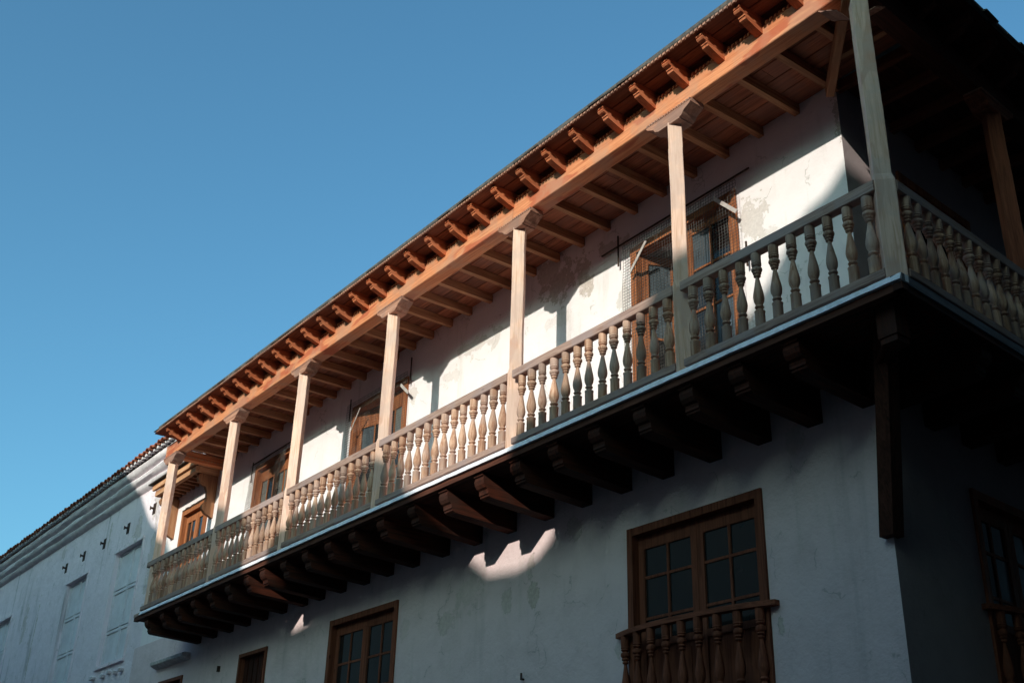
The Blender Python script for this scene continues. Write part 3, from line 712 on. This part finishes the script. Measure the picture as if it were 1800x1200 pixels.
# blocked windows: surround, panelled shutters, sill
for wi, (a, b, c, d_) in enumerate(LW):
    fr = MB(); t = .13
    fr.box(a-t, a+.006, 8.27, 8.45, c-.05, d_+.03); fr.box(b-.006, b+.07, 8.28, 8.45, c-.05, d_+.03); fr.box(a-t-.01, b+.08, 8.255, 8.45, d_-.006, d_+.07)
    w = part('blocked_window', fr, M_LEFT, left)
    nrow = 3 if wi == 0 else 4; xm = a+(b-a)*.52; hgt = .93
    zt = d_-.0
    for r in range(nrow):
        z1 = zt-r*hgt; z0 = max(c, z1-hgt)
        if z1 < c+.1: break
        for (p, q) in ((a, xm), (xm, b)):
            pm = MB().box(p+.004, q-.004, 8.40, 8.45, z0, z1)
            pm.box(p+.004, p+.07, 8.375, 8.399, z0, z1); pm.box(q-.07, q-.004, 8.375, 8.399, z0, z1)
            pm.box(p+.07, q-.07, 8.375, 8.399, z1-.07, z1); pm.box(p+.07, q-.07, 8.362, 8.399, z0+.012, z0+.085)
            part('shutter_panel', pm, M_PANEL, w)
    part('sill', MB().box(a-.05, b+.1, 8.24, 8.4, c-.07, c-.005), M_LEFT, w)
# ragged broken stubs under the sills
def stub(x, z, s):
    mb = MB()
    for k in range(6):
        a = random.uniform(-s, s)*.5; mb.prism([(a-.05*s*3, -.05), (a+.04, -.02), (a+.07, .05), (a, .09), (a-.07, .03)], 'y', -random.uniform(.03, .16), .02)
    part('broken_bracket', mb, M_TRIM, left, T(x, 8.3, z) @ Matrix.Scale(.7, 4))
for (x, z, s) in ((-27.25, 5.72, .2), (-26.6, 5.70, .15), (-26.2, 5.74, .15), (-25.75, 5.68, .12), (-25.35, 5.70, .15), (-28.4, 5.55, .15), (-29.0, 5.6, .12), (-29.5, 5.5, .14)): stub(x, z, s)
for (x, z) in ((-31.44, 9.112), (-29.98, 9.15), (-28.41, 9.15), (-26.74, 9.18), (-25.09, 9.28)):
    mb = MB().box(-.085, .085, -.012, .02, -.13, .13).box(-.02, .02, -.10, -.012, -.02, .02).box(-.012, .012, -.11, -.09, -.05, .04)
    part('wall_anchor', mb, M_IRON, left, T(x, 8.3, z))

# ------------------------------------------------------------------ unseen houses across the plaza, outlines shaped to cast the shade
DX, DZ = .48*17.2, .405*17.2
bd = [(-28.5, 11.6), (-27.6, 11.15), (-27, 10.7), (-26.6, 10.3), (-25.9, 9.65), (-25.4, 9.2), (-25, 8.92), (-24.6, 8.75), (-23.9, 8.4), (-23.2, 7.7), (-22.4, 7.2), (-21.3, 6.93), (-18.3, 6.9), (-17.5, 6.65), (-17.3, 6.3), (-17.12, 5.5), (-16.85, 5.23),
      (-16.15, 5.30), (-16.1, 5.85), (-15.6, 6.05), (-14.6, 6.1), (-13.2, 6.3), (-12.6, 6.2), (-12.35, 5.6), (-11.85, 5.36), (-11.5, 5.13), (-10.9, 5.08), (-10.5, 5.16), (-10.1, 5.42), (-9.9, 5.8), (-9.2, 5.98),
      (-8.65, 6.2), (-7.85, 6.4), (-7.4, 6.95), (-6.95, 7.16), (-6.5, 7.62), (-6.17, 8.0), (-5.69, 8.13), (-5.3, 8.5), (-5.05, 9.3), (-4.6, 10.6), (-3.2, 12)]
bd = [(x+DX, z+DZ) for x, z in bd]
def silhouette(pts, x0, x1, name, label, y0=-9.35, y1=-9.0, depth=8):
    seg = [p for p in pts if x0 <= p[0] <= x1]
    poly = [(x0, 0)]+([(x0, seg[0][1])] if seg and seg[0][0] > x0+1e-4 else [])+seg+([(x1, seg[-1][1])] if seg and seg[-1][0] < x1-1e-4 else [])+[(x1, 0)]
    root = tag(empty(name, None, T((x0+x1)/2, y1, 0)), label, 'house')
    mb = MB()
    # fan of quads under the outline (outline is a height function)
    top = poly[1:-1]; n = len(top)
    for i in range(n-1):
        (a, za), (b, zb) = top[i], top[i+1]
        mb.add([(a,y1,0),(b,y1,0),(b,y1,zb),(a,y1,za)], [(3,2,1,0)]); mb.add([(a,y0,0),(b,y0,0),(b,y0,zb),(a,y0,za)], [(0,1,2,3)])
        mb.add([(a,y1,za),(b,y1,zb),(b,y0,zb),(a,y0,za)], [(0,1,2,3)])
    for (a, za) in (top[0], top[-1]): mb.add([(a,y1,0),(a,y0,0),(a,y0,za),(a,y1,za)], [(0,1,2,3)])
    part('parapet_wall', mb, M_TOWN, root)
    zl = min(z for _, z in top)-.6
    part('house_body', MB().box(x0+.02, x1-.02, y0-depth, y0-.01, 0, zl), M_TOWN, root)
    k = x0+1.2
    while k < x1-1.8:
        for zz in (1.0, 5.0):
            f = part('window', MB().box(k, k+1.0, y1, y1+.06, zz, zz+2.0), W['darkz'], root)
            part('pane', MB().box(k+.1, k+.9, y1+.061, y1+.07, zz+.1, zz+1.9), M_GLASS, f)
        k += 2.8
    return root
gl = -17.15+DX
gr = -5.2+DX
silhouette([(-60, 18.8), (-34+DX, 18.7), (-28.9+DX, 18.4)]+[p for p in bd if p[0] <= gl], -60, gl, 'tall_shade_house', 'unseen tall house on the far left of the plaza, gable shaped to cast the shade edge')
silhouette([p for p in bd if gl < p[0] <= gr], gl+.002, gr, 'low_house', 'unseen lower plaza house between two taller ones, parapet shaped to cast the shade edge')
silhouette([p for p in bd if p[0] > gr]+[(6, 20), (6.1, 27), (26, 27)], gr+.002, 26, 'tall_shade_house', 'unseen tall house on the right of the plaza, raised to block sky light')  # outer height raised to cut the sky light
# unseen house added across the side street to darken the side facade
hs = tag(empty('side_shade_house', None, T(4, 12, 0)), 'plain unseen house added across the side street to darken the side facade', 'house')
part('wall', MB().box(-1.0, 8, 3.0, 30, 0, 17), M_TOWN2, hs)
part('roof', MB().prism([(-1.15, 17), (8.3, 17), (3.5, 19)], 'y', 2.8, 30.3), M_TILE, hs)
